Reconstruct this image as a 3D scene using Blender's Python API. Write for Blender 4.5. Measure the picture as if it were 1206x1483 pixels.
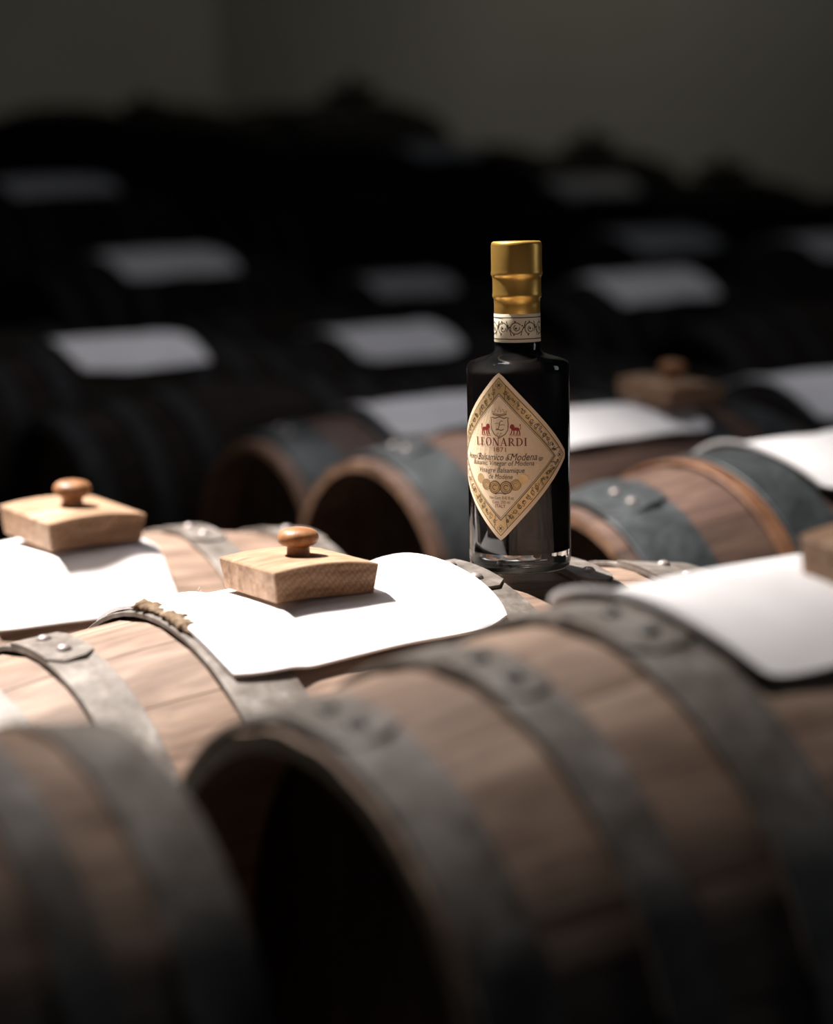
import bpy, bmesh, math, random
from mathutils import Vector, Matrix
random.seed(7)
for o in list(bpy.data.objects): bpy.data.objects.remove(o, do_unlink=True)
scene = bpy.context.scene
COL = scene.collection
PI = math.pi

# ------------------------------------------------------------------ camera
F_PX, HORIZON, PHI, ROLL = 3087.58, 269.09, math.radians(56.8553), math.radians(-2.2101)
CAM_LOC = Vector((-0.61297, -1.03363, 1.0))
BOTTLE = Vector((0.1215, -0.0195, 0.7730))
def to_world(v):            # level camera frame (right, forward, up) -> room axes (X along the barrels)
    s, c = math.sin(PHI), math.cos(PHI)
    return Vector((v[0]*s + v[1]*c, -(v[0]*c - v[1]*s), v[2]))
_t = math.atan((741.5-HORIZON)/F_PX); _c, _s = math.cos(_t), math.sin(_t)
_cr, _sr = math.cos(ROLL), math.sin(ROLL)
_right, _up, _fwd = Vector((1, 0, 0)), Vector((0, _s, _c)), Vector((0, _c, -_s))
e_r = to_world(_cr*_right + _sr*_up); e_u = to_world(-_sr*_right + _cr*_up); e_f = to_world(_fwd)
cam_d = bpy.data.cameras.new('camera'); cam = bpy.data.objects.new('camera', cam_d); COL.objects.link(cam)
M = Matrix.Identity(4)
for i in range(3):
    M[i][0], M[i][1], M[i][2], M[i][3] = e_r[i], e_u[i], -e_f[i], CAM_LOC[i]
cam.matrix_world = M
cam_d.sensor_fit = 'HORIZONTAL'; cam_d.sensor_width = 36.0; cam_d.lens = F_PX/1206*36
cam_d.clip_start = .02; cam_d.clip_end = 60
cam_d.dof.use_dof = True
cam_d.dof.focus_distance = (BOTTLE + Vector((-.012, -.02, .08)) - CAM_LOC).dot(e_f)
cam_d.dof.aperture_fstop = 4.0
scene.camera = cam

# ------------------------------------------------------------------ world, lights, exposure
w = bpy.data.worlds.new('world'); scene.world = w; w.use_nodes = True
bg = w.node_tree.nodes['Background']; bg.inputs[0].default_value = (.62, .78, 1.0, 1); bg.inputs[1].default_value = .012
def look_at(o, target):
    o.rotation_euler = (Vector(target)-o.location).to_track_quat('-Z', 'Y').to_euler()
def lamp(name, kind, loc, target, energy, color, **kw):
    d = bpy.data.lights.new(name, kind); d.energy = energy; d.color = color
    for k, v in kw.items(): setattr(d, k, v)
    o = bpy.data.objects.new(name, d); COL.objects.link(o); o.location = loc; look_at(o, target); return o
BEAM = Vector((-.08, .37, .78))
lamp('assumed_skylight_beam', 'SPOT', BEAM+Vector((-.18, .34, .923))*4.2, BEAM, 4100, (1, .95, .905),  # spot lamp for an assumed skylight above
     spot_size=math.radians(22), spot_blend=1.0, shadow_soft_size=.07)
lamp('ceiling_fill', 'AREA', (.55, .95, 3.2), (.6, .9, .7), 5.8, (.93, .93, 1.0), shape='DISK', size=.9, spread=math.radians(95))  # added overhead fill for the rows beyond the beam, not a real window
lamp('assumed_side_lamp', 'AREA', (2.8, -1.45, 1.55), (.12, -.02, .9), 4.0, (.80, .90, 1.0), shape='RECTANGLE', size=.7, size_y=1.3)  # area lamp added for streaks on the glass, source assumed; no window there
lamp('wall_wash', 'AREA', (2.2, 3.6, 4.2), (4.3, 6.0, 1.5), 7, (1, .95, .85), shape='DISK', size=1.2, spread=math.radians(90))  # added lamp that only brightens the plaster walls, no window there
vs = scene.view_settings
vs.view_transform = 'Standard'; vs.look = 'None'; vs.gamma = 1.0; vs.use_curve_mapping = False; vs.exposure = 0.0

# ------------------------------------------------------------------ materials
def mat(name):
    m = bpy.data.materials.new(name); m.use_nodes = True
    nt = m.node_tree; p = nt.nodes['Principled BSDF']
    return m, nt, p
def node(nt, t, **kw):
    n = nt.nodes.new(t)
    for k, v in kw.items(): setattr(n, k, v)
    return n
def ramp(nt, fac, stops):
    r = node(nt, 'ShaderNodeValToRGB'); e = r.color_ramp.elements
    while len(e) < len(stops): e.new(.5)
    for el, (pos, c) in zip(e, stops):
        el.position = pos; el.color = (*c, 1)
    nt.links.new(fac, r.inputs[0]); return r
def coords(nt, scale, rnd=True):
    tc = node(nt, 'ShaderNodeTexCoord'); mp = node(nt, 'ShaderNodeMapping'); mp.inputs['Scale'].default_value = scale
    nt.links.new(tc.outputs['Object'], mp.inputs['Vector'])
    if rnd:
        oi = node(nt, 'ShaderNodeObjectInfo'); mu = node(nt, 'ShaderNodeMath', operation='MULTIPLY'); mu.inputs[1].default_value = 37.
        nt.links.new(oi.outputs['Random'], mu.inputs[0]); cb = node(nt, 'ShaderNodeCombineXYZ')
        for i in range(3): nt.links.new(mu.outputs[0], cb.inputs[i])
        nt.links.new(cb.outputs[0], mp.inputs['Location'])
        return mp.outputs[0], oi.outputs['Random']
    return mp.outputs[0], None
def noise(nt, vec, scale, detail=4, rough=.55, dist=0):
    n = node(nt, 'ShaderNodeTexNoise'); n.inputs['Scale'].default_value = scale; n.inputs['Detail'].default_value = detail
    n.inputs['Roughness'].default_value = rough; n.inputs['Distortion'].default_value = dist
    nt.links.new(vec, n.inputs['Vector']); return n.outputs['Fac']
def bump(nt, p, h, strength, dist):
    b = node(nt, 'ShaderNodeBump'); b.inputs['Strength'].default_value = strength; b.inputs['Distance'].default_value = dist
    nt.links.new(h, b.inputs['Height']); nt.links.new(b.outputs[0], p.inputs['Normal'])
def mixc(nt, fac, a, b, mode='MIX'):
    m = node(nt, 'ShaderNodeMix', data_type='RGBA', blend_type=mode)
    if isinstance(fac, float): m.inputs[0].default_value = fac
    else: nt.links.new(fac, m.inputs[0])
    for s, v in ((6, a), (7, b)):
        if isinstance(v, tuple): m.inputs[s].default_value = (*v, 1)
        else: nt.links.new(v, m.inputs[s])
    return m.outputs[2]
def wood(name, dark, mid, light, grain=(5, 60, 60), rough=.62, var=.35, dull=False):
    m, nt, p = mat(name)
    v, rnd = coords(nt, grain)
    g = noise(nt, v, 2.2, 5, .6, .3)
    c = ramp(nt, g, [(.28, dark), (.52, mid), (.75, light)]).outputs[0]
    v2, _ = coords(nt, (9, 22, 22)); blot = noise(nt, v2, 1.0, 3)
    st = ramp(nt, blot, [(.38, (.55, .50, .46)), (.6, (1, 1, 1))]).outputs[0]
    c = mixc(nt, .75, c, st, 'MULTIPLY')
    mr = node(nt, 'ShaderNodeMapRange'); mr.inputs[3].default_value = 1-var; mr.inputs[4].default_value = 1+var*.5
    nt.links.new(rnd, mr.inputs[0]); hv = node(nt, 'ShaderNodeHueSaturation'); nt.links.new(mr.outputs[0], hv.inputs['Value'])
    nt.links.new(c, hv.inputs['Color']); nt.links.new(hv.outputs[0], p.inputs['Base Color'])
    p.inputs['Roughness'].default_value = rough; p.inputs['Specular IOR Level'].default_value = .35
    bump(nt, p, g, .35, .0012)
    if dull: p.inputs['Specular IOR Level'].default_value = .08
    return m
def plain(name, col, rough=.5, metal=0., spec=.5):
    m, nt, p = mat(name); p.inputs['Base Color'].default_value = (*col, 1); p.inputs['Roughness'].default_value = rough
    p.inputs['Metallic'].default_value = metal; p.inputs['Specular IOR Level'].default_value = spec; return m
MAT = {}
MAT['stave'] = wood('oak_stave', (.17, .108, .077), (.295, .20, .146), (.40, .285, .215), var=.14)
MAT['stave_red'] = wood('aged_stave', (.06, .031, .022), (.115, .064, .045), (.165, .095, .066), var=.2)
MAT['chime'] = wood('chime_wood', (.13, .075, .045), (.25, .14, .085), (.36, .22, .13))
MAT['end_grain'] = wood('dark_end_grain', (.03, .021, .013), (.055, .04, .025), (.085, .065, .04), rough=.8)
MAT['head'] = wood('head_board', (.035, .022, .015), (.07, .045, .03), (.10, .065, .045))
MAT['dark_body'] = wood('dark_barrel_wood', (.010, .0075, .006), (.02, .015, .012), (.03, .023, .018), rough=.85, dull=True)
MAT['rack'] = wood('rack_timber', (.03, .02, .014), (.06, .042, .03), (.09, .065, .045))
MAT['oak'] = wood('cover_oak', (.20, .10, .048), (.40, .25, .152), (.54, .37, .26), grain=(14, 90, 90), rough=.55, var=.1)
MAT['cover_shaded'] = wood('shaded_cover_wood', (.01, .007, .005), (.02, .013, .009), (.03, .02, .013), rough=.8, dull=True)  # shade put into the wood colour so far covers read as silhouettes
def saw_marks(m):          # end-grain faces of the covers keep crossing saw scratches
    nt = m.node_tree; p = nt.nodes['Principled BSDF']; old = p.inputs['Base Color'].links[0].from_socket
    tc = node(nt, 'ShaderNodeTexCoord'); sx = node(nt, 'ShaderNodeSeparateXYZ'); nt.links.new(tc.outputs['Normal'], sx.inputs[0])
    ab = node(nt, 'ShaderNodeMath', operation='ABSOLUTE'); nt.links.new(sx.outputs[1], ab.inputs[0])
    gt = node(nt, 'ShaderNodeMath', operation='GREATER_THAN'); gt.inputs[1].default_value = .8; nt.links.new(ab.outputs[0], gt.inputs[0])
    tot = None
    for ang in (38, -47):
        mp = node(nt, 'ShaderNodeMapping'); mp.inputs['Rotation'].default_value = (0, math.radians(ang), 0); nt.links.new(tc.outputs['Object'], mp.inputs[0])
        wv = node(nt, 'ShaderNodeTexWave', bands_direction='X'); wv.inputs['Scale'].default_value = 150 if ang > 0 else 88; wv.inputs['Distortion'].default_value = 6.0; wv.inputs['Detail Scale'].default_value = 1.6; wv.inputs['Detail'].default_value = 2
        nt.links.new(mp.outputs[0], wv.inputs[0])
        r = ramp(nt, wv.outputs['Fac'], [(.15, (.45, .38, .32)), (.6, (1, 1, 1))]).outputs[0]
        tot = r if tot is None else mixc(nt, 1.0, tot, r, 'MULTIPLY')
    nt.links.new(mixc(nt, gt.outputs[0], old, mixc(nt, .5, old, tot, 'MULTIPLY')), p.inputs['Base Color'])
saw_marks(MAT['oak'])
MAT['knob'] = wood('knob_wood', (.20, .085, .035), (.36, .17, .075), (.44, .23, .11), grain=(60, 60, 30), rough=.45, var=.1)
def hoop_mat(name, dark, mid, pale, metal, dull=False):
    m, nt, p = mat(name)
    v, rnd = coords(nt, (22, 22, 22)); n1 = noise(nt, v, 1.6, 6, .65, .4)
    v2, _ = coords(nt, (60, 60, 60)); n2 = noise(nt, v2, 2.0, 5, .7)
    c = ramp(nt, n1, [(.32, dark), (.5, mid), (.70, pale)]).outputs[0]
    r2 = ramp(nt, n2, [(.35, (.72, .66, .6)), (.65, (1.0, 1.0, 1.0))]).outputs[0]
    nt.links.new(mixc(nt, .8, c, r2, 'MULTIPLY'), p.inputs['Base Color'])
    p.inputs['Metallic'].default_value = metal
    rr = ramp(nt, n2, [(.3, (.40,)*3), (.7, (.62,)*3)]); nt.links.new(rr.outputs[0], p.inputs['Roughness'])
    bump(nt, p, n2, .25, .0006)
    if dull: p.inputs['Specular IOR Level'].default_value = .1; nt.links.remove(rr.outputs[0].links[0]); p.inputs['Roughness'].default_value = .8
    return m
MAT['hoop'] = hoop_mat('worn_iron', (.12, .105, .09), (.19, .165, .145), (.34, .31, .285), .25)
MAT['hoop_dark'] = hoop_mat('dark_iron', (.024, .028, .030), (.042, .049, .052), (.07, .078, .082), .3)
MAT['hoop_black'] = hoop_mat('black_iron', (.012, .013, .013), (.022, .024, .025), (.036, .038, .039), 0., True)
MAT['rivet_shaded'] = plain('shaded_rivet_iron', (.035, .03, .03), .40, .3)  # rivet iron with shade put into its colour, used on barrel B
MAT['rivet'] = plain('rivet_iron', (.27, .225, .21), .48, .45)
def cloth_mat():
    m, nt, p = mat('white_felt'); v, rnd = coords(nt, (1, 1, 1)); n = noise(nt, v, 900, 3); n2 = noise(nt, v, 25, 4)
    nt.links.new(ramp(nt, n2, [(.3, (.74, .70, .70)), (.7, (.84, .81, .80))]).outputs[0], p.inputs['Base Color'])
    p.inputs['Roughness'].default_value = .95; p.inputs['Specular IOR Level'].default_value = .1; bump(nt, p, n, .35, .0006); return m
MAT['cloth'] = cloth_mat()
MAT['fray'] = wood('frayed_jute', (.16, .10, .06), (.30, .21, .13), (.48, .37, .26), grain=(80, 80, 80), rough=.95)
def wall_mat(name, a, b):
    m, nt, p = mat(name); v, _ = coords(nt, (1, 1, 1), False); n = noise(nt, v, 1.3, 5)
    nt.links.new(ramp(nt, n, [(.3, a), (.7, b)]).outputs[0], p.inputs['Base Color']); p.inputs['Roughness'].default_value = .9
    n2 = noise(nt, v, 40, 4); bump(nt, p, n2, .3, .004); return m
MAT['wall'] = wall_mat('plaster', (.38, .36, .31), (.43, .41, .36))
MAT['floor'] = wall_mat('concrete', (.05, .047, .043), (.075, .07, .065))
# bottle
def glass_mat():
    m, nt, p = mat('clear_glass'); p.inputs['Transmission Weight'].default_value = 1.0; p.inputs['Roughness'].default_value = .0
    p.inputs['IOR'].default_value = 1.5; p.inputs['Base Color'].default_value = (.96, .97, .96, 1); return m
MAT['glass'] = glass_mat()
MAT['vinegar'] = plain('vinegar', (.004, .002, .0015), .35, 0, .15)
def foil_mat():
    m, nt, p = mat('gold_foil'); v, _ = coords(nt, (1, 1, 1), False); n = noise(nt, v, 160, 4)
    p.inputs['Base Color'].default_value = (.80, .47, .115, 1); p.inputs['Metallic'].default_value = .8; p.inputs['Roughness'].default_value = .36
    bump(nt, p, n, .25, .0006); return m
MAT['foil'] = foil_mat()
MAT['paper'] = plain('label_paper', (.82, .62, .42), .5, 0, .4)
MAT['gold_print'] = plain('label_gold', (.72, .49, .24), .36, .45)
MAT['cream_paper'] = plain('neck_paper', (.84, .74, .55), .5)
MAT['ink'] = plain('label_ink', (.045, .03, .018), .5)
MAT['brown_ink'] = plain('label_brown_ink', (.12, .065, .025), .45)
MAT['red_ink'] = plain('label_red_ink', (.30, .022, .018), .5)
MAT['dark_red_ink'] = plain('label_maroon_ink', (.20, .03, .022), .5)

# ------------------------------------------------------------------ mesh helpers
def mesh(name, verts, faces, m=None, smooth=False, angle=None):
    me = bpy.data.meshes.new(name); me.from_pydata([tuple(v) for v in verts], [], faces)
    bm = bmesh.new(); bm.from_mesh(me); bmesh.ops.recalc_face_normals(bm, faces=bm.faces); bm.to_mesh(me); bm.free()
    if m: me.materials.append(m)
    if smooth:
        for p in me.polygons: p.use_smooth = True
        if angle is not None:
            try: me.set_sharp_from_angle(angle=math.radians(angle))
            except Exception: pass
    return me
def obj(name, me, parent=None, loc=(0, 0, 0), rot=(0, 0, 0)):
    o = bpy.data.objects.new(name, me); COL.objects.link(o); o.parent = parent; o.location = loc; o.rotation_euler = rot; return o
def tag(o, label=None, cat=None, group=None, kind=None):
    if label: o['label'] = label
    if cat: o['category'] = cat
    if group: o['group'] = group
    if kind: o['kind'] = kind
    return o
def empty(name, loc, rot=(0, 0, 0)):
    o = bpy.data.objects.new(name, None); COL.objects.link(o); o.location = loc; o.rotation_euler = rot; o.empty_display_size = .05; return o
def box(x0, x1, y0, y1, z0, z1):
    v = [(x, y, z) for x in (x0, x1) for y in (y0, y1) for z in (z0, z1)]
    return v, [(0, 1, 3, 2), (4, 6, 7, 5), (0, 4, 5, 1), (2, 3, 7, 6), (0, 2, 6, 4), (1, 5, 7, 3)]
def box_mesh(name, b, m, bev=0.0):
    me = mesh(name, *box(*b), m)
    if bev:
        bm = bmesh.new(); bm.from_mesh(me); bmesh.ops.bevel(bm, geom=list(bm.edges), offset=bev, segments=1, affect='EDGES'); bm.to_mesh(me); bm.free()
    return me
def lathe(profile, n=48, close_bottom=True, close_top=True):
    v, f = [], []
    for r, z in profile:
        for i in range(n):
            a = 2*PI*i/n; v.append((r*math.cos(a), r*math.sin(a), z))
    for j in range(len(profile)-1):
        for i in range(n):
            k = (i+1) % n; f.append((j*n+i, j*n+k, (j+1)*n+k, (j+1)*n+i))
    if close_bottom: f.append(tuple(range(n-1, -1, -1)))
    if close_top: f.append(tuple((len(profile)-1)*n+i for i in range(n)))
    return v, f

# ------------------------------------------------------------------ the room
def struct(name, b, m): return tag(obj(name, box_mesh(name, b, m)), kind='structure')
WX, WY = 4.3, 8.05
struct('floor', (-3.0, WX+.15, -3.0, WY+.15, -.1, 0), MAT['floor'])
struct('wall_right', (WX, WX+.15, -3.0, WY+.15, 0, 4.5), MAT['wall'])
struct('wall_back', (-3.0, WX, WY, WY+.15, 0, 4.5), MAT['wall'])

# ------------------------------------------------------------------ barrels
STAVE_T = .014
def prof(R, k, u): return R*(1-(1-k)*u*u)
def stave_mesh(R, k, L, n, m, end, nu=12, nt=3):
    """one stave, lying on top of the barrel (axis at the origin, along X)"""
    half = PI/n*.985; v, f = [], []
    rows = []
    for i in range(nu+1):
        u = -1+2*i/nu; r = prof(R, k, u); row = []
        for j in range(nt+1):
            q = -1+2*j/nt; a = half*q; rr = r-(.0011 if abs(q) > .99 else 0)
            row.append(len(v)); v.append((u*L, -rr*math.sin(a), rr*math.cos(a)))
        ends = []
        for j in range(nt+1):
            a = half*(-1+2*j/nt); rr = r-STAVE_T*(.6 if i in (0, nu) else 1)
            ends.append(len(v)); v.append((u*L, -rr*math.sin(a), rr*math.cos(a)))
        rows.append((row, ends))
    for i in range(nu):
        (a, ea), (b, eb) = rows[i], rows[i+1]
        for j in range(nt): f.append((a[j], b[j], b[j+1], a[j+1])); f.append((ea[j], ea[j+1], eb[j+1], eb[j]))
        f.append((a[-1], b[-1], eb[-1], ea[-1])); f.append((ea[0], eb[0], b[0], a[0]))
    n_side = len(f)
    for (a, e) in (rows[0], rows[-1]):
        for j in range(nt): f.append((a[j], a[j+1], e[j+1], e[j]))
    me = mesh('stave', v, f, m, True, 35); me.materials.append(end)
    for p in me.polygons:
        if p.index >= n_side: p.material_index = 1
    return me
def body_mesh(R, k, L, m, n=40, nu=12):
    v, f = [], []
    pr = [(-1, prof(R, k, 1)-.012)]+[(-1+2*i/nu, prof(R, k, -1+2*i/nu)) for i in range(nu+1)]+[(1, prof(R, k, 1)-.012)]
    pr = [(-.90, prof(R, k, .9)-.02)]+pr+[(.90, prof(R, k, .9)-.02)]
    for u, r in pr:
        for i in range(n):
            a = 2*PI*i/n; rr = r-(.0012 if i % 2 else 0); v.append((u*L, rr*math.sin(a), rr*math.cos(a)))
    for j in range(len(pr)-1):
        for i in range(n):
            q = (i+1) % n; f.append((j*n+i, j*n+q, (j+1)*n+q, (j+1)*n+i))
    return mesh('body', v, f, m, True, 40)
def ring_mesh(R, k, L, u0, u1, m, t=.0028, lap=None, n=72, inner_gap=.0003):
    """an iron hoop; lap = (theta0, theta1) puts the riveted overlap there"""
    v, f = [], []
    ra, rb = prof(R, k, u0)+inner_gap+(.0016 if u0 < 0 else 0), prof(R, k, u1)+inner_gap+(.0016 if u1 > 0 else 0)
    x0, x1 = u0*L, u1*L
    b = .0006
    sec = [(x0, ra), (x0, ra+t-b), (x0+b, ra+t), (x1-b, rb+t), (x1, rb+t-b), (x1, rb)]
    for i in range(n):
        a = 2*PI*i/n
        for x, r in sec: v.append((x, -r*math.sin(a), r*math.cos(a)))
    s = len(sec)
    for i in range(n):
        q = (i+1) % n
        for j in range(s):
            jj = (j+1) % s; f.append((i*s+j, q*s+j, q*s+jj, i*s+jj))
    if lap:
        a0, a1 = lap; w = x1-x0; base = len(v); N = 8
        for i in range(N+1):
            q = i/N; a = a0+(a1-a0)*q
            cut = .28 if i == N else (.0 if i < N-1 else .0)
            xs0, xs1 = x0+w*(cut+.0), x1-w*cut
            lift = .0012 if i == N else 0
            for x, r, top in ((xs0, ra+(rb-ra)*cut, 0), (xs0, ra, 1), (xs1, rb, 1), (xs1, rb, 0)):
                rr = r+t*.9+(t*.6+lift*.3 if top else 0); v.append((x, -rr*math.sin(a), rr*math.cos(a)))
        for i in range(N):
            for j in range(4):
                jj = (j+1) % 4; A = base+i*4; f.append((A+j, A+4+j, A+4+jj, A+jj))
        f.append((base, base+1, base+2, base+3)); A = base+N*4; f.append((A+3, A+2, A+1, A))
    return mesh('hoop', v, f, m, True, 30)
_rv, _rf = lathe([(.0045, -.0008), (.0045, .0004), (.0040, .0016), (.0028, .0027), (.0012, .0032)], 14)
RIVET = mesh('rivet', _rv, _rf, MAT['rivet'], True, 60); RIVET_SHADED = mesh('rivet', _rv, _rf, MAT['rivet_shaded'], True, 60)
def head_boards(par, R, k, L, side, boards, m):
    uh = .80*side; r = prof(R, k, .80)-STAVE_T*.9; x = uh*L; wd = 2*r/boards
    for b in range(boards):
        y0, y1 = -r+b*wd+.0004, -r+(b+1)*wd-.0004; pts = []
        N = 6
        for i in range(N+1):
            y = y0+(y1-y0)*i/N; pts.append((y, math.sqrt(max(r*r-y*y, 1e-8))))
        poly = pts+[(y, -z) for y, z in reversed(pts)]
        n = len(poly); v = [(x-.006, y, z) for y, z in poly]+[(x+.006, y, z) for y, z in poly]
        f = [tuple(range(n)), tuple(range(2*n-1, n-1, -1))]+[(i, (i+1) % n, n+(i+1) % n, n+i) for i in range(n)]
        obj('head_board', mesh('head_board', v, f, m), par, (0, 0, R))
def hoop_parts(par, R, k, L, hoops, m, rivets=True, n=72):
    for (u0, u1, th, nr) in hoops:
        lap = None
        if th is not None: lap = (math.radians(th-9.5), math.radians(th+9.5))
        h = obj('hoop', ring_mesh(R, k, L, u0, u1, m, lap=lap, n=n), par, (0, 0, R))
        if th is not None and rivets:
            um = (u0+u1)/2; r = prof(R, k, um)+.0003+.0028*1.5
            for dth in ((-4.5, 4.5) if nr == 2 else (-4.5, 4.5)):
                a = math.radians(th+dth)
                obj('rivet', RIVET_SHADED if par['label'].startswith('oak barrel with pairs') else RIVET, h, (um*L, -r*math.sin(a), r*math.cos(a)), (a, 0, 0))
    return
class Barrel: pass
BARRELS = []
def barrel(label, c, R, k, L, hoops, detail=True, nst=20, wood='stave', iron='hoop', group=None, phase=.5):
    b = Barrel(); b.c, b.R, b.k, b.L, b.hoops = Vector(c), R, k, L, hoops
    e = empty('barrel', (c[0], c[1], c[2]-R)); tag(e, label, 'barrel', group); b.obj = e
    if detail:
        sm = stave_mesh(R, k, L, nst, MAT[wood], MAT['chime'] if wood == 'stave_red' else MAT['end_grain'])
        for i in range(nst): obj('stave', sm, e, (0, 0, R), (2*PI*(i+phase)/nst, 0, 0))
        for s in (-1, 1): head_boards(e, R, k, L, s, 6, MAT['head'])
        hoop_parts(e, R, k, L, hoops, MAT[iron])
    else:
        obj('body', body_mesh(R, k, L, MAT[wood]), e, (0, 0, R))
        for s in (-1, 1):
            r = prof(R, k, .9)-.016; v, f = [], []
            for x in (-.006, .006):
                for i in range(32): a = 2*PI*i/32; v.append((s*.9*L+x, r*math.sin(a), r*math.cos(a)))
            f = [tuple(range(32)), tuple(range(63, 31, -1))]+[(i, (i+1) % 32, 32+(i+1) % 32, 32+i) for i in range(32)]
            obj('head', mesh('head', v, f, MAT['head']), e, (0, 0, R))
        hoop_parts(e, R, k, L, hoops, MAT[iron], rivets=False, n=40)
    BARRELS.append(b); return b
SYM = [(-.985, -.87, None, 0), (-.70, -.60, None, 0), (-.44, -.33, None, 0), (.33, .44, None, 0), (.60, .70, None, 0), (.87, .985, None, 0)]
bA = barrel('oak barrel whose hooped end stands against the dark head of another barrel', (-0.5086, -0.2982, 0.6805), 0.1387, .8125, 0.2373,
            [(-.985, -.85, 6, 2), (-.744, -.656, 6, 2), (-.50, -.37, 8, 2), (.37, .50, -30, 2), (.656, .744, -40, 2), (.852, .99, -42, 2)], phase=.3)
bB = barrel('oak barrel with pairs of rivets on its hoops and a dark recessed head', (.0452, -.3341, .6636), .1573, .8159, .2646,
            [(-.992, -.883, 6, 2), (-.735, -.642, 9.5, 2), (-.496, -.363, 9, 2), (.363, .496, 9, 2), (.642, .735, 9, 2), (.883, .992, 6, 2)], phase=.7)
bC = barrel('oak barrel carrying the bottle on its rounded top', (0, 0, .6065), .1695, .8310, .2698,
            [(-.985, -.80, 30, 2), (-.692, -.592, 2.3, 2), (-.4285, -.2797, -60, 2), (.2371, .3404, 7.5, 2), (.552, .645, 7.5, 2), (.788, .985, 8.5, 2)], phase=.15)
bG = barrel('short sunlit oak barrel with a cloth and cover on it, behind the bottle barrel', (-.005, .362, .608), .150, .86, .205,
            [(-.985, -.82, 6, 2), (-.64, -.50, 6, 2), (.42, .56, 6, 2), (.80, .985, 6, 2)], phase=.45)
EH = [(-.955, -.74, 4, 2), (-.52, -.40, None, 0), (.40, .52, None, 0), (.72, .93, None, 0)]
bE3 = barrel('reddish barrel with dark iron hoops beside the far end of the bottle barrel', (.617, .275, .625), .150, .815, .245,
             [(-.955, -.72, 14, 2), (-.43, -.22, None, 0), (.30, .42, None, 0), (.72, .955, None, 0)], wood='stave_red', iron='hoop_dark')
MAT['rust'] = hoop_mat('rusty_iron', (.13, .055, .025), (.22, .10, .05), (.30, .15, .08), .1)
obj('rusty_hoop', ring_mesh(bE3.R, bE3.k, bE3.L, -.50, -.435, MAT['rust']), bE3.obj, (0, 0, bE3.R))
bE2 = barrel('reddish barrel with dark iron hoops, its cloth holding the only cover of that row', (.635, .592, .628), .150, .85, .245, EH, wood='stave_red', iron='hoop_dark')
bE1 = barrel('reddish barrel with dark iron hoops, third from the one by the bottle barrel end', (.685, .905, .617), .150, .84, .235, EH, wood='stave_red', iron='hoop_dark')
bE0 = barrel('near-black barrel without a cloth, next to the reddish hooped barrels', (.60, 1.225, .620), .155, .82, .245, SYM, wood='dark_body', iron='hoop_black')  # near-black wood and hoop colours
FAR = 'dark barrels in the back rows'
FAR_LABEL = 'dark old barrel in the shadowy back rows of the cellar'
def far(x, y, zt, R, L=.255):   # relabelled below once the cloths and covers lie on them
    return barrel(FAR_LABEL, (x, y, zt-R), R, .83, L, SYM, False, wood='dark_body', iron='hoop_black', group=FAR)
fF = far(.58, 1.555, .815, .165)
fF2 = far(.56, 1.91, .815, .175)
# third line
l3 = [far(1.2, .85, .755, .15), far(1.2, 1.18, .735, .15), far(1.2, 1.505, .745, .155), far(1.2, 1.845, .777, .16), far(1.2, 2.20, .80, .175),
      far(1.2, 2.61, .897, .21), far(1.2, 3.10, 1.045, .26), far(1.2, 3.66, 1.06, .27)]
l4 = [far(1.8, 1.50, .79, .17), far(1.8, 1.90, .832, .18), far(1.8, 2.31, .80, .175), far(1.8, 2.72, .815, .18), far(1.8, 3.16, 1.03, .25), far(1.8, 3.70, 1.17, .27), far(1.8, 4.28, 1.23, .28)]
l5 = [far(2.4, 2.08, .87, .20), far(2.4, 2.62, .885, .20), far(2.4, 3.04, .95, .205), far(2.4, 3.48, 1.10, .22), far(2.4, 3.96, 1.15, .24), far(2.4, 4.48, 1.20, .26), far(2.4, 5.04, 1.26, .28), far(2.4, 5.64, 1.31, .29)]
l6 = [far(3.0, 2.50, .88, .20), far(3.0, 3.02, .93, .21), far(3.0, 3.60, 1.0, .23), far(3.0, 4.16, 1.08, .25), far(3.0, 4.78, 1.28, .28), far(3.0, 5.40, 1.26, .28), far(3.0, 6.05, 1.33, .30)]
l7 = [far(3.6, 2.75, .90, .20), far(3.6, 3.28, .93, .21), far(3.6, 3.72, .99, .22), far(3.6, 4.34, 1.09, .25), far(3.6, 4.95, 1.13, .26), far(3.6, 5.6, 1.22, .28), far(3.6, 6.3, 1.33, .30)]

ORD = ['first', 'second', 'third', 'fourth', 'fifth']
LINES = (l3, l4, l5, l6, l7)
LINE_OF = {b.obj.name: ORD[i] for i, l in enumerate(LINES) for b in l}
CLOTHED = [fF, l3[0], l3[3], l3[5], l3[6], l4[1], l4[3], l5[0], l5[1], l5[3], l6[2]]
COVERED = [l7[2], l7[3], l6[4], l5[6], l7[0]]
for l in LINES:
    for b in l:
        w_ = 'with a pale cloth on it' if b in CLOTHED else ('under a dark knobbed cover' if b in COVERED else 'without cloth or cover')
        b.obj['label'] = 'dark old barrel %s, %s line behind the reddish barrels' % (w_, LINE_OF[b.obj.name])
fF.obj['label'] = 'dark barrel with a pale cloth, in the same row as the reddish barrels'
fF2.obj['label'] = 'bare dark barrel ending the row of the reddish barrels'

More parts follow.
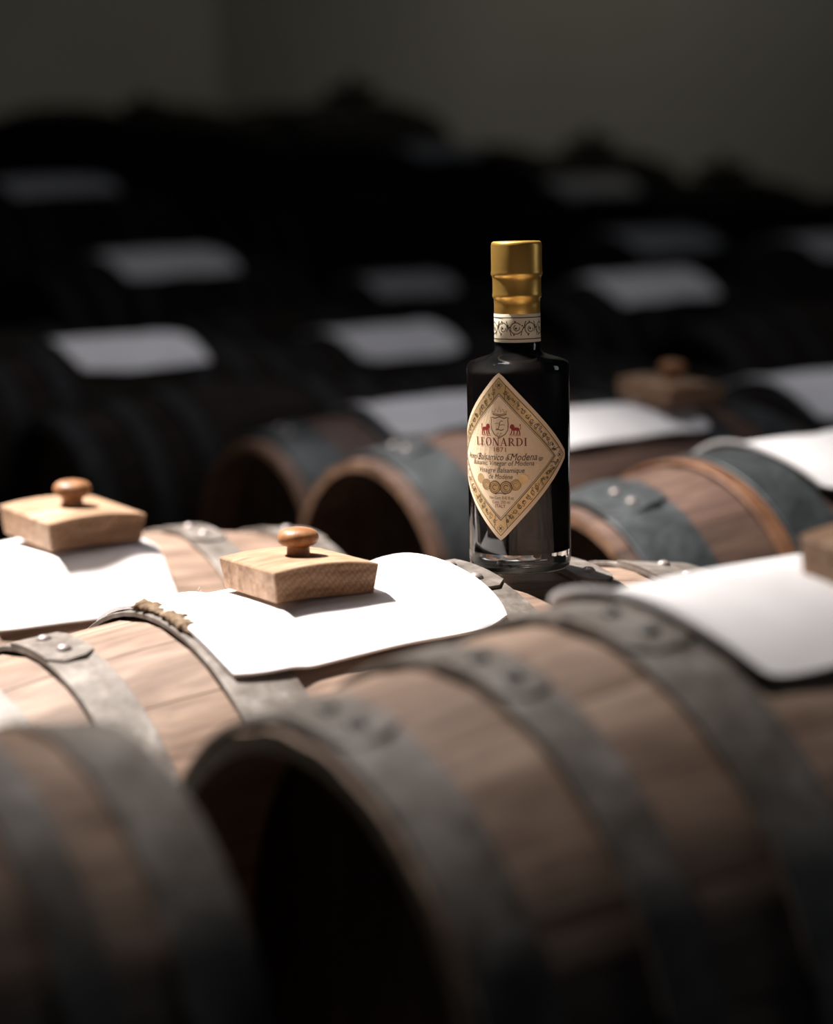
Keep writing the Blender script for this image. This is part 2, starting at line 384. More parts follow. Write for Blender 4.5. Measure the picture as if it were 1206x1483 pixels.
# ------------------------------------------------------------------ racks
def rack(label, items, rail_off=.15, tiers=True):
    items = sorted(items, key=lambda b: b.c.y); xc = sum(b.c.x for b in items)/len(items)
    y0, y1 = items[0].c.y-items[0].R*.8, items[-1].c.y+items[-1].R*.8
    e = empty('barrel_rack', (xc, (y0+y1)/2, 0)); tag(e, label, 'rack', 'timber racks under the barrels'); cy = (y0+y1)/2
    # steps: consecutive barrels of about the same height share a pair of rails
    groups = []
    for b in items:
        zb = b.c.z-b.R-.03
        if groups and abs(groups[-1][1]-zb) < .07: groups[-1][0].append(b); groups[-1][1] = min(groups[-1][1], zb)
        else: groups.append([[b], zb])
    for bs, zr in groups:
        ya, yb = bs[0].c.y-bs[0].R*.62-cy, bs[-1].c.y+bs[-1].R*.62-cy
        for s in (-1, 1):
            xr = s*rail_off
            obj('rail', box_mesh('rail', (xr-.03, xr+.03, ya, yb, zr-.08, zr), MAT['rack'], .003), e)
            for yy in ([ya+.05, yb-.05] if yb-ya > .3 else [(ya+yb)/2]):
                obj('leg', box_mesh('leg', (xr-.028, xr+.028, yy-.03, yy+.03, 0, zr-.08), MAT['rack'], .003), e)
            for b in bs:
                u = (xc+xr-b.c.x)/b.L; r = prof(b.R, b.k, u)+.0035
                for sy in (-1, 1):          # a pair of wedges holds each barrel on the rail
                    ya_, yb_ = .08*b.R, .26*b.R; p0, p1 = (ya_, -math.sqrt(r*r-ya_*ya_)), (yb_, -math.sqrt(r*r-yb_*yb_))
                    ym = (ya_+yb_)/2; tm = -math.sqrt(r*r-ym*ym); off = (p0[1]+p1[1])/2-tm   # chord -> tangent
                    poly = [(sy*p0[0], zr-b.c.z), (sy*p1[0], zr-b.c.z), (sy*p1[0], p1[1]-off), (sy*p0[0], max(p0[1]-off, zr-b.c.z+.002))]
                    v = [(xr+dx, b.c.y-cy+y, b.c.z+z) for dx in (-.016, .016) for y, z in poly]
                    f = [(0, 1, 2, 3), (7, 6, 5, 4)]+[(i, (i+1) % 4, 4+(i+1) % 4, 4+i) for i in range(4)]
                    obj('wedge', mesh('wedge', v, f, MAT['rack']), e)
        for yy in (ya+.05, yb-.05):
            obj('crosspiece', box_mesh('crosspiece', (-rail_off+.03, rail_off-.03, yy-.02, yy+.02, zr-.075, zr-.02), MAT['rack'], .002), e)
rack('dark timber rack under the barrel that faces the dark recessed head', [bA])
rack('dark timber rack under the barrel with the bottle and the short sunlit barrel', [bC, bG], .12)
rack('dark timber rack under the barrel with pairs of rivets', [bB], .12)
rack('dark timber rack under the reddish barrels with dark iron hoops', [bE3, bE2, bE1, bE0, fF, fF2])
for l, o_ in zip(LINES, ORD): rack('dark stepped timber rack of the %s barrel line behind the reddish barrels' % o_, l)

# ------------------------------------------------------------------ cloths
def cloth(label, b, x0, x1, th0, th1, group=None, seed=1, t=.0026, n=30, wob=.004, amp=.0004, corner=.05, fold=(), lift=0.0, tent=None, tight=False):
    """felt square draped over barrel b: x0..x1 along the axis (room x), th0..th1 degrees round it (+ = camera side)"""
    rnd = random.Random(seed); ph = [rnd.uniform(0, 6.3) for _ in range(8)]
    R, k, L, c = b.R, b.k, b.L, b.c
    xs = [x0-.03+(x1-x0+.06)*i/120 for i in range(121)]
    def surf(x):
        u = (x-c.x)/L; r = prof(R, k, u)
        for (u0, u1, th, nr) in b.hoops:
            if u0-.01 < u < u1+.01: r += .0034+(.0060 if th is not None and abs(th) < 40 else 0)*.5
        return r
    env = [surf(x) for x in xs]
    for _ in range(10):
        sm = [env[max(0, i-1)]*.25+env[i]*.5+env[min(120, i+1)]*.25 for i in range(121)]
        env = [max(s, surf(x)) for s, x in zip(sm, xs)]
    for _ in range(6): env = [env[max(0, i-1)]*.25+env[i]*.5+env[min(120, i+1)]*.25 for i in range(121)]
    def renv(x):
        q = (x-xs[0])/(xs[-1]-xs[0])*120; q = min(max(q, 0), 119.99); i = int(q); return env[i]+(env[i+1]-env[i])*(q-i)
    top, bot = [], []
    for i in range(n+1):
        for j in range(n+1):
            a, q = -1+2*i/n, -1+2*j/n
            sh = 1-corner*(a*a*q*q)**2
            x = (x0+x1)/2+(x1-x0)/2*a*sh + wob*math.sin(2.1*q+ph[0])*abs(a)**3*.5
            th = (th0+th1)/2+(th1-th0)/2*q*sh + math.degrees(wob/R)*math.sin(2.4*a+ph[1])*abs(q)**3*.5
            r = renv(x)+(.0008 if tight else .0016)+amp*(1+math.sin(9*a+3*q+ph[2])*.5+math.sin(5*q-7*a+ph[3])*.5)
            edge = max(abs(a), abs(q))**6; r += lift*max(q, 0)**5*(.6+.4*math.sin(2*a+ph[5])); r += edge*(.0004 if tight else .0012)*(1+math.sin(6*a+5*q+ph[4]))
            for (fa, fq, fr, fh) in fold: r += fh*math.exp(-((a-fa)**2+(q-fq)**2)/fr**2)
            if tent:                       # stiff felt spans flat under the cover before it bends down
                tx, tw, t0_, t1_ = tent; d0 = min(max(th, t0_), t1_); over = th-d0
                r += renv(x)*(1/math.cos(math.radians(d0))-1)*math.exp(-(over/7.)**2)*math.exp(-((x-tx)/tw)**4)
            ta = math.radians(th); sy, cz = -math.sin(ta), math.cos(ta)
            bot.append((x, c.y+r*sy, c.z+r*cz)); top.append((x, c.y+(r+t)*sy, c.z+(r+t)*cz))
    N = (n+1)**2; v = top+bot; f = []
    for i in range(n):
        for j in range(n):
            A = i*(n+1)+j; f.append((A, A+1, A+n+2, A+n+1)); f.append((N+A, N+A+n+1, N+A+n+2, N+A+1))
    per = [i*(n+1) for i in range(n+1)]+[n*(n+1)+j for j in range(1, n+1)]+[i*(n+1)+n for i in range(n-1, -1, -1)]+[j for j in range(n-1, 0, -1)]
    for i in range(len(per)):
        A, B = per[i], per[(i+1) % len(per)]; f.append((A, B, N+B, N+A))
    o = obj('cloth', mesh('cloth', v, f, MAT['cloth'], True, 50)); tag(o, label, 'cloth', group); return o
cC = cloth('thick white cloth under the sharp wooden cover, on the bottle barrel', bC, -.113, .069, -30, 30.5, seed=3, lift=.0, tent=(-.029, .058, -7, 17), n=44, tight=True, t=.0020)
cB = cloth('white cloth with rounded corner on the barrel with pairs of rivets', bB, -.054, .140, -28, 31.5, seed=5, corner=.10, tight=True)
cG = cloth('glaring white cloth on the short sunlit barrel', bG, -.098, .040, -30, 42, seed=8, tent=(-.004, .06, -9, 22), tight=True, t=.0020)
cloth('white cloth on the reddish barrel beside the bottle barrel end', bE3, .562, .760, -32, 36, seed=11, n=18)
cloth('white cloth under the wooden cover on a reddish barrel', bE2, .545, .745, -34, 32, seed=12, n=18)
cloth('white cloth on the third reddish barrel, next to the near-black barrel', bE1, .575, .765, -34, 36, seed=13, n=18)
FC = 'cloths on the back row barrels'
for i, (b, dx, wdt) in enumerate([(fF, .03, .19), (l3[0], 0, .20), (l3[3], 0, .20), (l3[5], 0, .24), (l3[6], 0, .24), (l4[1], -.03, .22), (l4[3], 0, .20), (l5[0], 0, .22), (l5[1], 0, .24),
                                (l5[3], 0, .22), (l6[2], -.03, .25)]):
    ang = math.degrees(wdt/b.R/2)
    lab_ = 'pale cloth on a dark old barrel of the %s line behind the reddish barrels' % LINE_OF[b.obj.name] if b is not fF else 'pale cloth on the dark barrel in the row of the reddish barrels'
    cloth(lab_, b, b.c.x-wdt/2+dx, b.c.x+wdt/2+dx, -ang, ang*1.18, FC, seed=30+i, n=14)

# ------------------------------------------------------------------ wooden covers with a knob
def cover_meshes(lx, ly, hgt, arch):
    v, f = [], []; N = 10
    for i in range(N+1):
        q = -1+2*i/N
        zt = hgt-arch*q*q; zb = -.0+arch*.35*(1-q*q)
        for sy in (-1, 1):
            v.append((q*lx/2*.93, sy*ly/2*.93, zb)); v.append((q*lx/2, sy*ly/2, zt))
    for i in range(N):
        A, B = i*4, i*4+4
        f += [(A, B, B+1, A+1), (A+2, A+3, B+3, B+2), (A+1, B+1, B+3, A+3), (A, A+2, B+2, B)]
    f += [(0, 1, 3, 2), (N*4, N*4+2, N*4+3, N*4+1)]
    blk = mesh('block', v, f, MAT['oak'])
    bm = bmesh.new(); bm.from_mesh(blk)
    ed = [e for e in bm.edges if len(e.link_faces) == 2 and e.calc_face_angle(0) > .6]
    bmesh.ops.bevel(bm, geom=ed, offset=.0007, segments=1, affect='EDGES'); bm.to_mesh(blk); bm.free()
    p = [(.0072, -.001), (.0068, .0008), (.0066, .005), (.0070, .0062), (.0098, .0070), (.0115, .0085), (.0121, .0105), (.0119, .0130), (.0108, .0150), (.0085, .0165), (.0050, .0174), (.0018, .0176)]
    kv, kf = lathe([(r*.96, z*.88) for r, z in p], 40)
    return blk, mesh('knob', kv, kf, MAT['knob'], True, 60)
COVER = cover_meshes(.0655, .0675, .0203, .0030)
def cover(label, loc, rot=(0, 0, 0), sc=1.0, group=None, dark=False):
    e = empty('wooden_cover', loc, rot); tag(e, label, 'cover', group); e.scale = (sc,)*3
    for nm, me, z in (('block', COVER[0], 0), ('knob', COVER[1], .0202)):
        if dark: me = me.copy(); me.materials[0] = MAT['cover_shaded']
        obj(nm, me, e, (0, 0, z))
    return e
def on_top(b, x, y, dz): return (x, b.c.y+y, b.c.z+math.sqrt(prof(b.R, b.k, (x-b.c.x)/b.L)**2-y*y)+dz)
cover('sharp oak cover with turned knob on the thick white cloth beside the bottle', (-.0293, -.0165, .7790), (0, math.radians(2.4), math.radians(-2.2)))
cover('oak cover with knob on the glaring cloth of the short sunlit barrel', (-.0045, .3425, .7642), (math.radians(4.0), math.radians(1.5), math.radians(2.8)), 1.15)
cover('oak cover with knob on the round-cornered cloth of the barrel with rivet pairs', on_top(bB, .070, -.046, .0045), (math.radians(8), 0, math.radians(2)), 1.05)
cover('brown wooden cover with knob on the reddish barrels behind the bottle', on_top(bE2, .735, -.022, .0085), (math.radians(5), math.radians(3), math.radians(3)), 1.15)
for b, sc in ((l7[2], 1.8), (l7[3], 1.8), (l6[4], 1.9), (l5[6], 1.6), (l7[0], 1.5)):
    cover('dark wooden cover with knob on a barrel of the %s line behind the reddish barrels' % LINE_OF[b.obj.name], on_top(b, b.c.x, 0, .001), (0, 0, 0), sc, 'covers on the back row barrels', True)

# ------------------------------------------------------------------ the bottle
RB = .0302
bt = empty('bottle', BOTTLE, (math.radians(.2), math.radians(1.2), 0))
tag(bt, 'dark vinegar bottle with gold foil cap and diamond label on the barrel', 'bottle')
outer = [(.0015, .0022), (.018, .0016), (.0245, .0004), (.0265, 0), (.0285, .0008), (.0298, .0026), (RB, .0055), (RB, .03), (RB, .06), (RB, .09), (RB, .1185), (.0300, .1206), (.0293, .1222), (.0277, .1236),
         (.0235, .1251), (.0190, .1264), (.0155, .1276), (.0139, .1289), (.0133, .1308), (.0132, .136), (.0132, .178)]
ti = .0022
inner = [(.0015, .0128), (.018, .0122), (.024, .0116), (.0266, .0126), (RB-ti, .0155), (RB-ti, .09), (RB-ti, .116), (.0272, .1192), (.0240, .1222), (.0190, .1246), (.0145, .127), (.0117, .1300), (.0108, .1330), (.0106, .178)]
ov, of = lathe(outer, 72, True, True); iv, iff = lathe(inner, 72, True, True)
gm = bpy.data.meshes.new('glass'); n0 = len(ov)
gm.from_pydata(ov+iv, [], of+[tuple(n0+i for i in reversed(fc)) for fc in iff])
bm = bmesh.new(); bm.from_mesh(gm); bm.normal_update(); bm.to_mesh(gm); bm.free()
gm.materials.append(MAT['glass'])
for p in gm.polygons: p.use_smooth = True
gm.set_sharp_from_angle(angle=math.radians(60))
glass = obj('glass_body', gm, bt)
lq = [(r+.0002, z-(.0002 if z < .02 else -.0001)) for r, z in inner[:-1]]+[(.0103, .150)]
lv, lf = lathe(lq, 64); obj('vinegar', mesh('vinegar', lv, lf, MAT['vinegar'], True, 60), bt)
foil = [(.0134, .1495), (.01355, .1500), (.01345, .1560), (.01355, .1592), (.0142, .1604), (.01445, .1614), (.01435, .1625), (.0142, .1636), (.0142, .1700), (.01425, .1716), (.0146, .1727), (.01515, .1738), (.01505, .1750), (.0149, .1765), (.0149, .1905), (.0145, .1921), (.0136, .1928), (.006, .1924), (.001, .1923)]
fv, ff = lathe(foil, 64, False, True); obj('foil_cap', mesh('foil_cap', fv, ff, MAT['foil'], True, 50), bt)
# capsule seam and neck band
nb, nf = lathe([(.01335, .1345), (.01355, .1345), (.01365, .1347), (.01365, .1508), (.01355, .1510), (.01335, .1510)], 64, False, False)
band = obj('neck_label', mesh('neck_label', nb, nf, MAT['cream_paper'], True, 40), bt)

# --- print on curved paper: everything is laid out flat (s to the right, t up) and wrapped round the glass
class Flat:
    def __init__(self): self.v, self.f = [], []
    def poly(self, pts):
        n = len(self.v); self.v += pts; self.f.append(tuple(range(n, n+len(pts))))
    def line(self, pts, wd, closed=False):
        pts = list(pts)
        if closed: pts.append(pts[0])
        L_, R_ = [], []
        for i, p in enumerate(pts):
            a = pts[i-1] if i else (pts[-2] if closed else None); b = pts[i+1] if i < len(pts)-1 else (pts[1] if closed else None)
            a = a or p; b = b or p
            dx, dy = b[0]-a[0], b[1]-a[1]; l = math.hypot(dx, dy) or 1
            nx, ny = -dy/l*wd/2, dx/l*wd/2; L_.append((p[0]+nx, p[1]+ny)); R_.append((p[0]-nx, p[1]-ny))
        for i in range(len(pts)-1): self.poly([L_[i], R_[i], R_[i+1], L_[i+1]])
    def seg(self, a, b, wd):
        n = max(1, int(math.hypot(b[0]-a[0], b[1]-a[1])/.0012)); self.line([(a[0]+(b[0]-a[0])*i/n, a[1]+(b[1]-a[1])*i/n) for i in range(n+1)], wd)
    def ring(self, c, r, wd, a0=0, a1=2*PI, n=16, sx=1.): self.line([(c[0]+sx*r*math.cos(a0+(a1-a0)*i/n), c[1]+r*math.sin(a0+(a1-a0)*i/n)) for i in range(n+1)], wd)
    def disc(self, c, r, n=14): self.poly([(c[0]+r*math.cos(2*PI*i/n), c[1]+r*math.sin(2*PI*i/n)) for i in range(n)])
    def text(self, body, s, t, height, width=None, shear=0., bold=0.0):
        cu = bpy.data.curves.new('t', 'FONT'); cu.body = body; cu.size = 1; cu.shear = shear; cu.offset = bold; cu.align_x = 'CENTER'; cu.resolution_u = 3
        o = bpy.data.objects.new('t', cu); COL.objects.link(o); dg = bpy.context.evaluated_depsgraph_get(); me = bpy.data.meshes.new_from_object(o.evaluated_get(dg))
        xs = [v.co.x for v in me.vertices]; x0, x1 = min(xs), max(xs); ky = height/.70; kx = (width/(x1-x0)) if width else ky
        n = len(self.v); self.v += [(s+(v.co.x-(x0+x1)/2)*kx, t+v.co.y*ky) for v in me.vertices]; self.f += [tuple(n+i for i in p.vertices) for p in me.polygons]
        bpy.data.objects.remove(o); bpy.data.curves.remove(cu); bpy.data.meshes.remove(me)
    def wrap(self, name, m, parent, r, a0, z0):
        v = []
        for s, t in self.v:
            a = s/r+a0; v.append((r*math.cos(a), r*math.sin(a), z0+t))
        me = bpy.data.meshes.new(name); me.from_pydata(v, [], self.f); me.materials.append(m)
        # face outwards
        bm = bmesh.new(); bm.from_mesh(me); bm.normal_update()
        for fc in bm.faces:
            c = fc.calc_center_median()
            if fc.normal.x*c.x+fc.normal.y*c.y < 0: fc.normal_flip()
        bm.to_mesh(me); bm.free()
        return obj(name, me, parent)
view = CAM_LOC-BOTTLE; A_CAM = math.atan2(view.y, view.x)      # side of the bottle that faces the aisle
A_LAB = A_CAM-math.radians(21.5); Z_LAB = .0695
HS, HT = .0450, .0487
def diamond_sheet(hs, ht, rr, n=44):
    """lens-cornered diamond sheet with rounded tips"""
    F = Flat()
    for i in range(n):
        t0, t1 = -ht+2*ht*i/n, -ht+2*ht*(i+1)/n
        def wdt(t):
            w0 = hs*(1-abs(t)/ht); tip = math.sqrt(max(0, rr*rr-max(0, abs(t)-(ht-rr*1.4))**2)) if abs(t) > ht-rr else 9
            return max(min(w0+rr*.35, hs-rr*.3, tip if abs(t) > ht-rr*.6 else 9), .0002)
        w0, w1 = wdt(t0), wdt(t1); K = 24
        for j in range(K):
            q0, q1 = -1+2*j/K, -1+2*(j+1)/K
            F.poly([(w0*q0, t0), (w0*q1, t0), (w1*q1, t1), (w1*q0, t1)])
    return F
lab = diamond_sheet(HS, HT, .0026).wrap('label', MAT['paper'], bt, RB+.00015, A_LAB, Z_LAB); tag(lab, 'cream and gold diamond label with red lettering')
def dia(F, hs, ht, wd):
    P = [(hs, 0), (0, ht), (-hs, 0), (0, -ht)]
    for i in range(4): F.seg(P[i], P[(i+1) % 4], wd)
# gold border strip between two diamonds
def on_side(i, q, k):        # side i (0 = right->top ...), q along it, k = diamond scale
    P = [(HS*k, 0), (0, HT*k), (-HS*k, 0), (0, -HT*k)]; a, b = P[i], P[(i+1) % 4]; return (a[0]+(b[0]-a[0])*q, a[1]+(b[1]-a[1])*q)
G = Flat()
for i in range(4):
    for j in range(40):
        q0, q1 = j/40, (j+1)/40; G.poly([on_side(i, q0, .935), on_side(i, q1, .935), on_side(i, q1, .765), on_side(i, q0, .765)])
G.wrap('gold_border', MAT['gold_print'], lab, RB+.00022, A_LAB, Z_LAB)
O = Flat()
for k, wd in ((.945, .00035), (.76, .0004), (.735, .00022)): dia(O, HS*k, HT*k, wd)
rn = random.Random(4)
for i in range(4):
    N = 15
    for j in range(N):
        q = (j+.5)/N
        if q < .10 or q > .90: continue
        c = on_side(i, q, .85); sg = 1 if j % 2 else -1
        O.ring(c, .0011, .00032, rn.uniform(0, 6), rn.uniform(0, 6)+4.6, 10)
        O.ring((c[0]+rn.uniform(-.0005, .0005), c[1]+rn.uniform(-.0005, .0005)), .0005, .0002, 0, 5, 7)
        for _ in range(3):
            e1 = on_side(i, q+rn.uniform(-.03, .03), .85+rn.uniform(-.055, .055)); O.ring(e1, .0006, .0003, rn.uniform(0, 6), rn.uniform(6, 10), 7)
for i in range(4):           # corner squares
    for q in (.095, .905): O.seg(on_side(i, q, .945), on_side(i, q, .765), .0003)
for c in ((0, HT*.855), (0, -HT*.855), (HS*.855, 0), (-HS*.855, 0)):
    for k in range(4): a = k*PI/2; O.ring((c[0]+.0013*math.cos(a), c[1]+.0013*math.sin(a)), .0008, .0002, 0, 2*PI, 8)
    O.disc(c, .0005)
O.wrap('border_ornament', MAT['ink'], lab, RB+.00028, A_LAB, Z_LAB)
def ty(y): return (659.5-y)*.000411
# crest: shield, crown, initial
K = Flat()
sh = [(-.0050, .0040), (-.0056, .0048), (-.0044, .0052), (-.0030, .0046), (0, .0055), (.0030, .0046), (.0044, .0052), (.0056, .0048), (.0050, .0040), (.0054, .0012), (.0050, -.0020), (.0034, -.0046), (.0012, -.0058), (0, -.0068), (-.0012, -.0058), (-.0034, -.0046), (-.0050, -.0020), (-.0054, .0012)]
cy = ty(616); K.line([(x, y+cy) for x, y in sh], .00045, True)
cw = ty(598); K.line([(-.0044, cw-.0004), (-.002, cw-.0011), (0, cw-.0013), (.002, cw-.0011), (.0044, cw-.0004)], .0004)
K.line([(-.0042, cw), (-.0048, cw+.0017), (-.0030, cw+.0006), (-.0022, cw+.0028), (-.0010, cw+.0008), (0, cw+.0042), (.0010, cw+.0008), (.0022, cw+.0028), (.0030, cw+.0006), (.0048, cw+.0017), (.0042, cw)], .0003)
K.line([(-.0042, cw+.0001), (0, cw-.0006), (.0042, cw+.0001)], .0003)
K.line([(.0020, cy+.0028), (.0012, cy+.0034), (.0003, cy+.0024), (-.0003, cy), (-.0009, cy-.0019), (-.0022, cy-.0022), (-.0019, cy-.0013), (-.0004, cy-.0019), (.0012, cy-.0024), (.0026, cy-.0016)], .0004)
K.line([(-.0030, cy+.0014), (-.0012, cy+.0019), (.0004, cy+.0014)], .00022); K.line([(.0001, cy+.0006), (.0022, cy+.0011), (.0034, cy+.0006)], .00022)
K.ring((-.0010, cy-.0044), .0006, .0002, 0, 5, 8); K.ring((.0010, cy-.0044), .0006, .0002, 0, 5, 8); K.disc((0, cy-.0056), .0004, 8)
K.wrap('crest', MAT['brown_ink'], lab, RB+.00024, A_LAB, Z_LAB)
# two red lions
for side in (-1, 1):
    Q = Flat(); bx, by = side*.0098, ty(621)
    def pl(pts): Q.poly([(bx+side*x, by+y) for x, y in pts])
    pl([(-.0022, -.0002), (.0016, -.0004), (.0020, .0006), (.0014, .0014), (-.0012, .0016), (-.0024, .0012)])          # trunk
    pl([(-.0036, .0014), (-.0034, .0026), (-.0026, .0034), (-.0014, .0032), (-.0008, .0020), (-.0012, .0006), (-.0026, .0002)])  # maned head
    for x, dx in ((-.0022, -.0007), (-.0012, .0), (.0010, -.0004), (.0018, .0005)):
        pl([(x-.00035, .0002), (x+.00035, .0002), (x+dx+.0003, -.0024), (x+dx-.0003, -.0024)])
        pl([(x+dx-.0008, -.0027), (x+dx+.0003, -.0027), (x+dx+.0003, -.0022), (x+dx-.0008, -.0023)])
    Q.line([(bx+side*x, by+y) for x, y in ((.0018, .0009), (.0026, .0002), (.0028, .0016), (.0024, .0026))], .00035); Q.disc((bx+side*.0024, by+.0029), .00045, 8)
    Q.seg((bx-side*.004, by-.0033), (bx+side*.0026, by-.0033), .00025)
    Q.wrap('lion_emblem', MAT['red_ink'], lab, RB+.00024, A_LAB, Z_LAB)
# LEONARDI in serif capitals (unit height letters: thick stems, thin hairlines, slab serifs)
def serif(F, word, s, t, h, width):
    TH, TN, SF = .17, .065, .05
    def rect(x0, y0, x1, y1): return [(x0, y0), (x1, y0), (x1, y1), (x0, y1)]
    def stem(x, y0=0., y1=1., wd=TH): return [rect(x-wd/2, y0, x+wd/2, y1), rect(x-wd/2-.08, y0, x+wd/2+.08, y0+SF), rect(x-wd/2-.08, y1-SF, x+wd/2+.08, y1)]
    def bowl(x, y0, y1, rx, thick):
        P = []; n = 10; cy_ = (y0+y1)/2; ry = (y1-y0)/2
        for i in range(n):
            a0, a1 = -PI/2+PI*i/n, -PI/2+PI*(i+1)/n
            def pt(a, inn): return (x+(rx-(thick if inn else 0))*math.cos(a), cy_+(ry-(TN if inn else 0))*math.sin(a))
            P.append([pt(a0, 0), pt(a1, 0), pt(a1, 1), pt(a0, 1)])
        return P
    def diag(x0, y0, x1, y1, wd): return [[(x0-wd/2, y0), (x0+wd/2, y0), (x1+wd/2, y1), (x1-wd/2, y1)]]
    def glyph(ch):
        if ch == 'L': return stem(.2)+[rect(.2, 0, .66, SF), rect(.60, 0, .66, .28)], .74
        if ch == 'E': return stem(.2)+[rect(.2, 0, .66, SF), rect(.60, 0, .66, .25), rect(.2, 1-SF, .64, 1), rect(.58, .77, .64, 1), rect(.2, .48, .5, .48+SF), rect(.46, .38, .5, .62)], .76
        if ch == 'O':
            r = [];  n = 20
            for i in range(n):
                a0, a1 = 2*PI*i/n, 2*PI*(i+1)/n
                def pt(a, inn): return (.48+(.42-(.16 if inn else 0))*math.cos(a), .5+(.53-(TN if inn else 0))*math.sin(a))
                r.append([pt(a0, 0), pt(a1, 0), pt(a1, 1), pt(a0, 1)])
            return r, .98
        if ch == 'N': return stem(.18, 0, 1, TN)+stem(.80, 0, 1, TN)+diag(.18, 1, .76, 0, .19), 1.0
        if ch == 'A': return diag(.14, 0, .46, 1, TN)+diag(.76, 0, .46, 1, TH)+[rect(.25, .3, .66, .3+SF), rect(.02, 0, .28, SF), rect(.60, 0, .94, SF)], .96
        if ch == 'R': return stem(.2)+bowl(.34, .46, 1, .36, .15)+[rect(.2, 1-SF, .36, 1), rect(.2, .46, .36, .46+SF)]+diag(.78, 0, .44, .48, TH)+[rect(.68, 0, .92, SF)], .92
        if ch == 'D': return stem(.2)+bowl(.36, 0, 1, .50, .16)+[rect(.2, 1-SF, .38, 1), rect(.2, 0, .38, SF)], .96
        if ch == 'I': return stem(.2), .42
    x = 0; polys = []
    for ch in word:
        P, adv = glyph(ch); polys += [[(px+x, py) for px, py in q] for q in P]; x += adv+.03
    kx = width/x
    for q in polys: F.poly([(s+(px-x/2)*kx, t+py*h) for px, py in q])
T = Flat(); serif(T, 'LEONARDI', -.0003, ty(643.5), .0046, .0335); T.wrap('brand_lettering', MAT['dark_red_ink'], lab, RB+.00024, A_LAB, Z_LAB)
T = Flat(); T.text('1871', 0, ty(652), .0027, .0076); T.wrap('year_lettering', MAT['red_ink'], lab, RB+.00024, A_LAB, Z_LAB)
T = Flat()
T.text('Aceto', -.0220, ty(664), .0034, .0095, .35); T.text('Balsamico', -.0066, ty(664), .0038, .0178, .35, .0); T.text('di', .0046, ty(664), .0028, .0022, .3); T.text('Modena', .0142, ty(664), .0042, .0158, .35, .0); T.text('igp', .0244, ty(664), .0022, .0030, .3)
T.ring((-.0150, ty(660)), .0016, .0003, 1.2, 5.2, 12); T.ring((.0064, ty(659)), .0017, .0003, .8, 4.8, 12)
T.text('Balsamic Vinegar of Modena', 0, ty(671.5), .0029, .0405, .22, .0)
T.text('Vinaigre Balsamique', 0, ty(681.5), .0029, .0290, .22, .0)
T.text('de Mod\u00e8ne', 0, ty(690.5), .0029, .0150, .22, .0)
T.wrap('product_lettering', MAT['ink'], lab, RB+.00024, A_LAB, Z_LAB)
T = Flat(); T.text('Net Cont. 8.45 fl oz', .0005, ty(719.5), .0019, .0150); T.text('Cont. 250 ml', .0003, ty(725.5), .0018, .0108); T.wrap('contents_lettering', MAT['brown_ink'], lab, RB+.00024, A_LAB, Z_LAB)
T = Flat(); T.text('ITALY', 0, ty(731.5), .0020, .0064, 0, .01); T.wrap('country_lettering', MAT['red_ink'], lab, RB+.00024, A_LAB, Z_LAB)
# row of medals
for i, (s, y, r) in enumerate(((-.0138, 691, .0028), (-.0092, 699, .0030), (.0092, 699, .0030), (.0138, 691, .0031), (-.0035, 702.5, .0035), (.0036, 702.5, .0035))):
    Md = Flat(); Md.disc((s, ty(y)), r, 20); md = Md.wrap('medal', MAT['gold_print'], lab, RB+.00023+.00002*i, A_LAB, Z_LAB)
Md = Flat()
for s, y, r in ((-.0092, 699, .0030), (-.0035, 702.5, .0035), (.0036, 702.5, .0035), (.0092, 699, .0030)):
    big = abs(s) < .005
    Md.ring((s, ty(y)), r, .0005 if big else .00025, 0, 2*PI, 20); Md.ring((s, ty(y)), r*.72, .0003 if big else .0002, 0, 2*PI, 16)
    Md.ring((s, ty(y)), r*.4, .0005 if big else .0002, .5, 5.0, 10)
Md.line([(-.0060, ty(709)), (-.0030, ty(712)), (0, ty(710.5)), (.0030, ty(712)), (.0060, ty(709))], .0004)
Md.wrap('medal_rims', MAT['brown_ink'], lab, RB+.00038, A_LAB, Z_LAB)
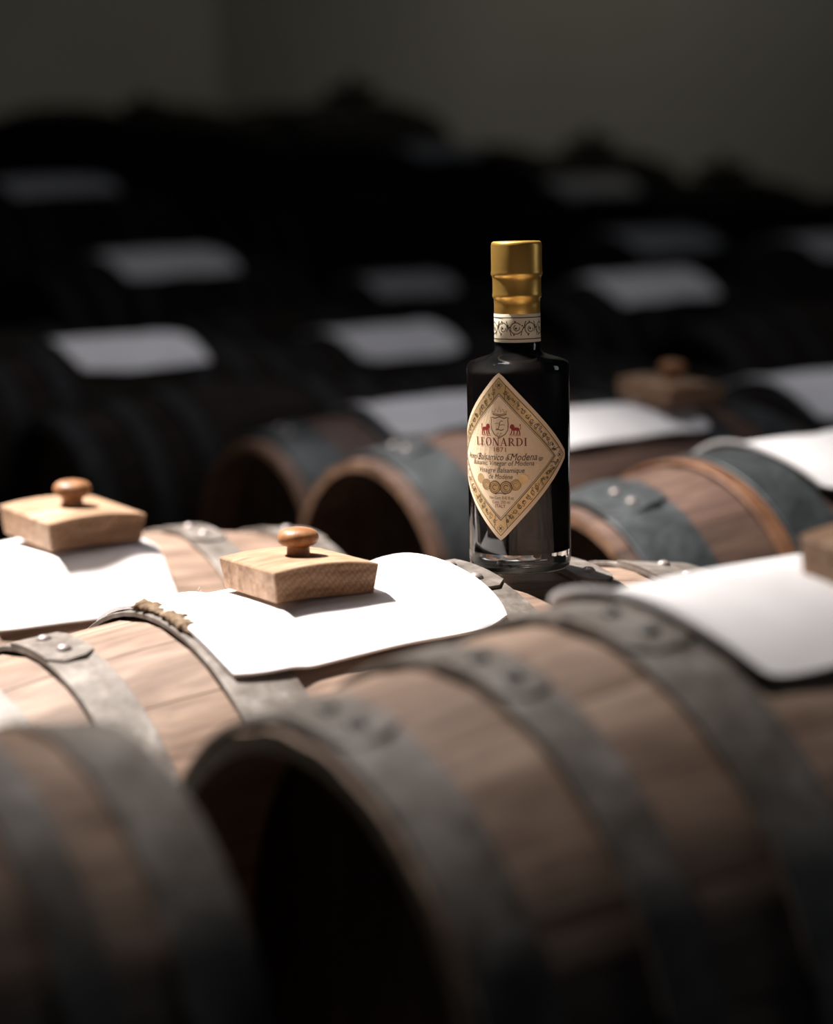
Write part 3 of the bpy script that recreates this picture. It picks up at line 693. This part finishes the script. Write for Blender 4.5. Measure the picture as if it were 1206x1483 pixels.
# neck band print
NB = Flat(); rn_ = .01365; zc = .14275
for k in range(80):
    a, b = -.0145*PI+.029*PI*k/80-.0, 0
half = PI*rn_
for t, wd in ((.0062, .0005), (-.0062, .0005)):
    NB.line([(-half+2*half*i/80, t) for i in range(81)], wd)
rn = random.Random(9)
M_ = 10
for k in range(M_):
    s = -half+2*half*(k+.5)/M_; up = 1 if k % 2 else -1
    NB.ring((s, 0), .0033, .0005, up*.6, up*.6+5.2, 18); NB.ring((s+.0004, .0003*up), .0017, .00045, 2, 6.6, 12)
    NB.line([(s+.0028, -.0042*up), (s+.0036, -.001*up), (s+.0050, .0015*up), (s+.0058, .0043*up)], .0005)
    for a in (0.4, 1.7, 3.0, 4.4): NB.disc((s+.0040*math.cos(a), .0040*math.sin(a)), .0005, 7)
    NB.disc((s, 0), .0007, 7)
NB.wrap('neck_scrollwork', MAT['ink'], band, rn_+.0001, A_LAB, zc)

# ------------------------------------------------------------------ frayed edge of the nearest sharp cloth
rn = random.Random(21); v, f = [], []
N = 110
for i in range(N+1):
    th = math.radians(-9+25*i/N); q = i/N
    rr0 = prof(bC.R, bC.k, -.42)+.0062
    env_ = (.35+.65*abs(math.sin(q*PI*1.9+.3)))*math.sin(PI*min(1, q*6, (1-q)*6)/2)*(.75+.25*math.sin(q*47)+rn.uniform(-.22, .22))
    for j, (dx, dr) in enumerate(((-.003, -.001), (-.0042, .0012), (-.002, .0030), (.002, .0036), (.006, .0030), (.010, .0005))):
        r = rr0+dr*env_*(1+rn.uniform(-.35, .35)); x = -.112+dx*env_+rn.uniform(-.0008, .0008)
        v.append((x, -r*math.sin(th), bC.c.z+r*math.cos(th)))
for i in range(N):
    for j in range(5): f.append((i*6+j, i*6+j+1, i*6+j+7, i*6+j+6))
me = mesh('frayed_edge', v, f, MAT['fray'], True); fr = obj('frayed_edge', me, cC); tag(fr, 'brown frayed edge of the cloth')
v, f = [], []
for k in range(150):
    side = rn.random()
    if side < .5: x, th = rn.uniform(-.108, .066), rn.uniform(-8, 2)
    else: x, th = .067+rn.uniform(-.002, .002), rn.uniform(-25, 28)
    a = math.radians(th); r = prof(bC.R, bC.k, x/bC.L)+.0075
    p0 = Vector((x, -r*math.sin(a), bC.c.z+r*math.cos(a))); dr = Vector((rn.uniform(-1, 1.4), rn.uniform(-.8, .8), rn.uniform(.2, 1.2))).normalized()*rn.uniform(.0015, .0045)
    sd = Vector((dr.y, -dr.x, dr.z*.3)).normalized()*.00007; p1 = p0+dr*.6+Vector((rn.uniform(-1, 1), rn.uniform(-1, 1), 0))*.0006; p2 = p0+dr
    n = len(v); v += [p0-sd, p0+sd, p1+sd, p1-sd, p2]; f += [(n, n+1, n+2, n+3), (n+3, n+2, n+4)]
fz = obj('loose_threads', mesh('loose_threads', v, f, MAT['cloth']), cC); fz['kind'] = 'stuff'
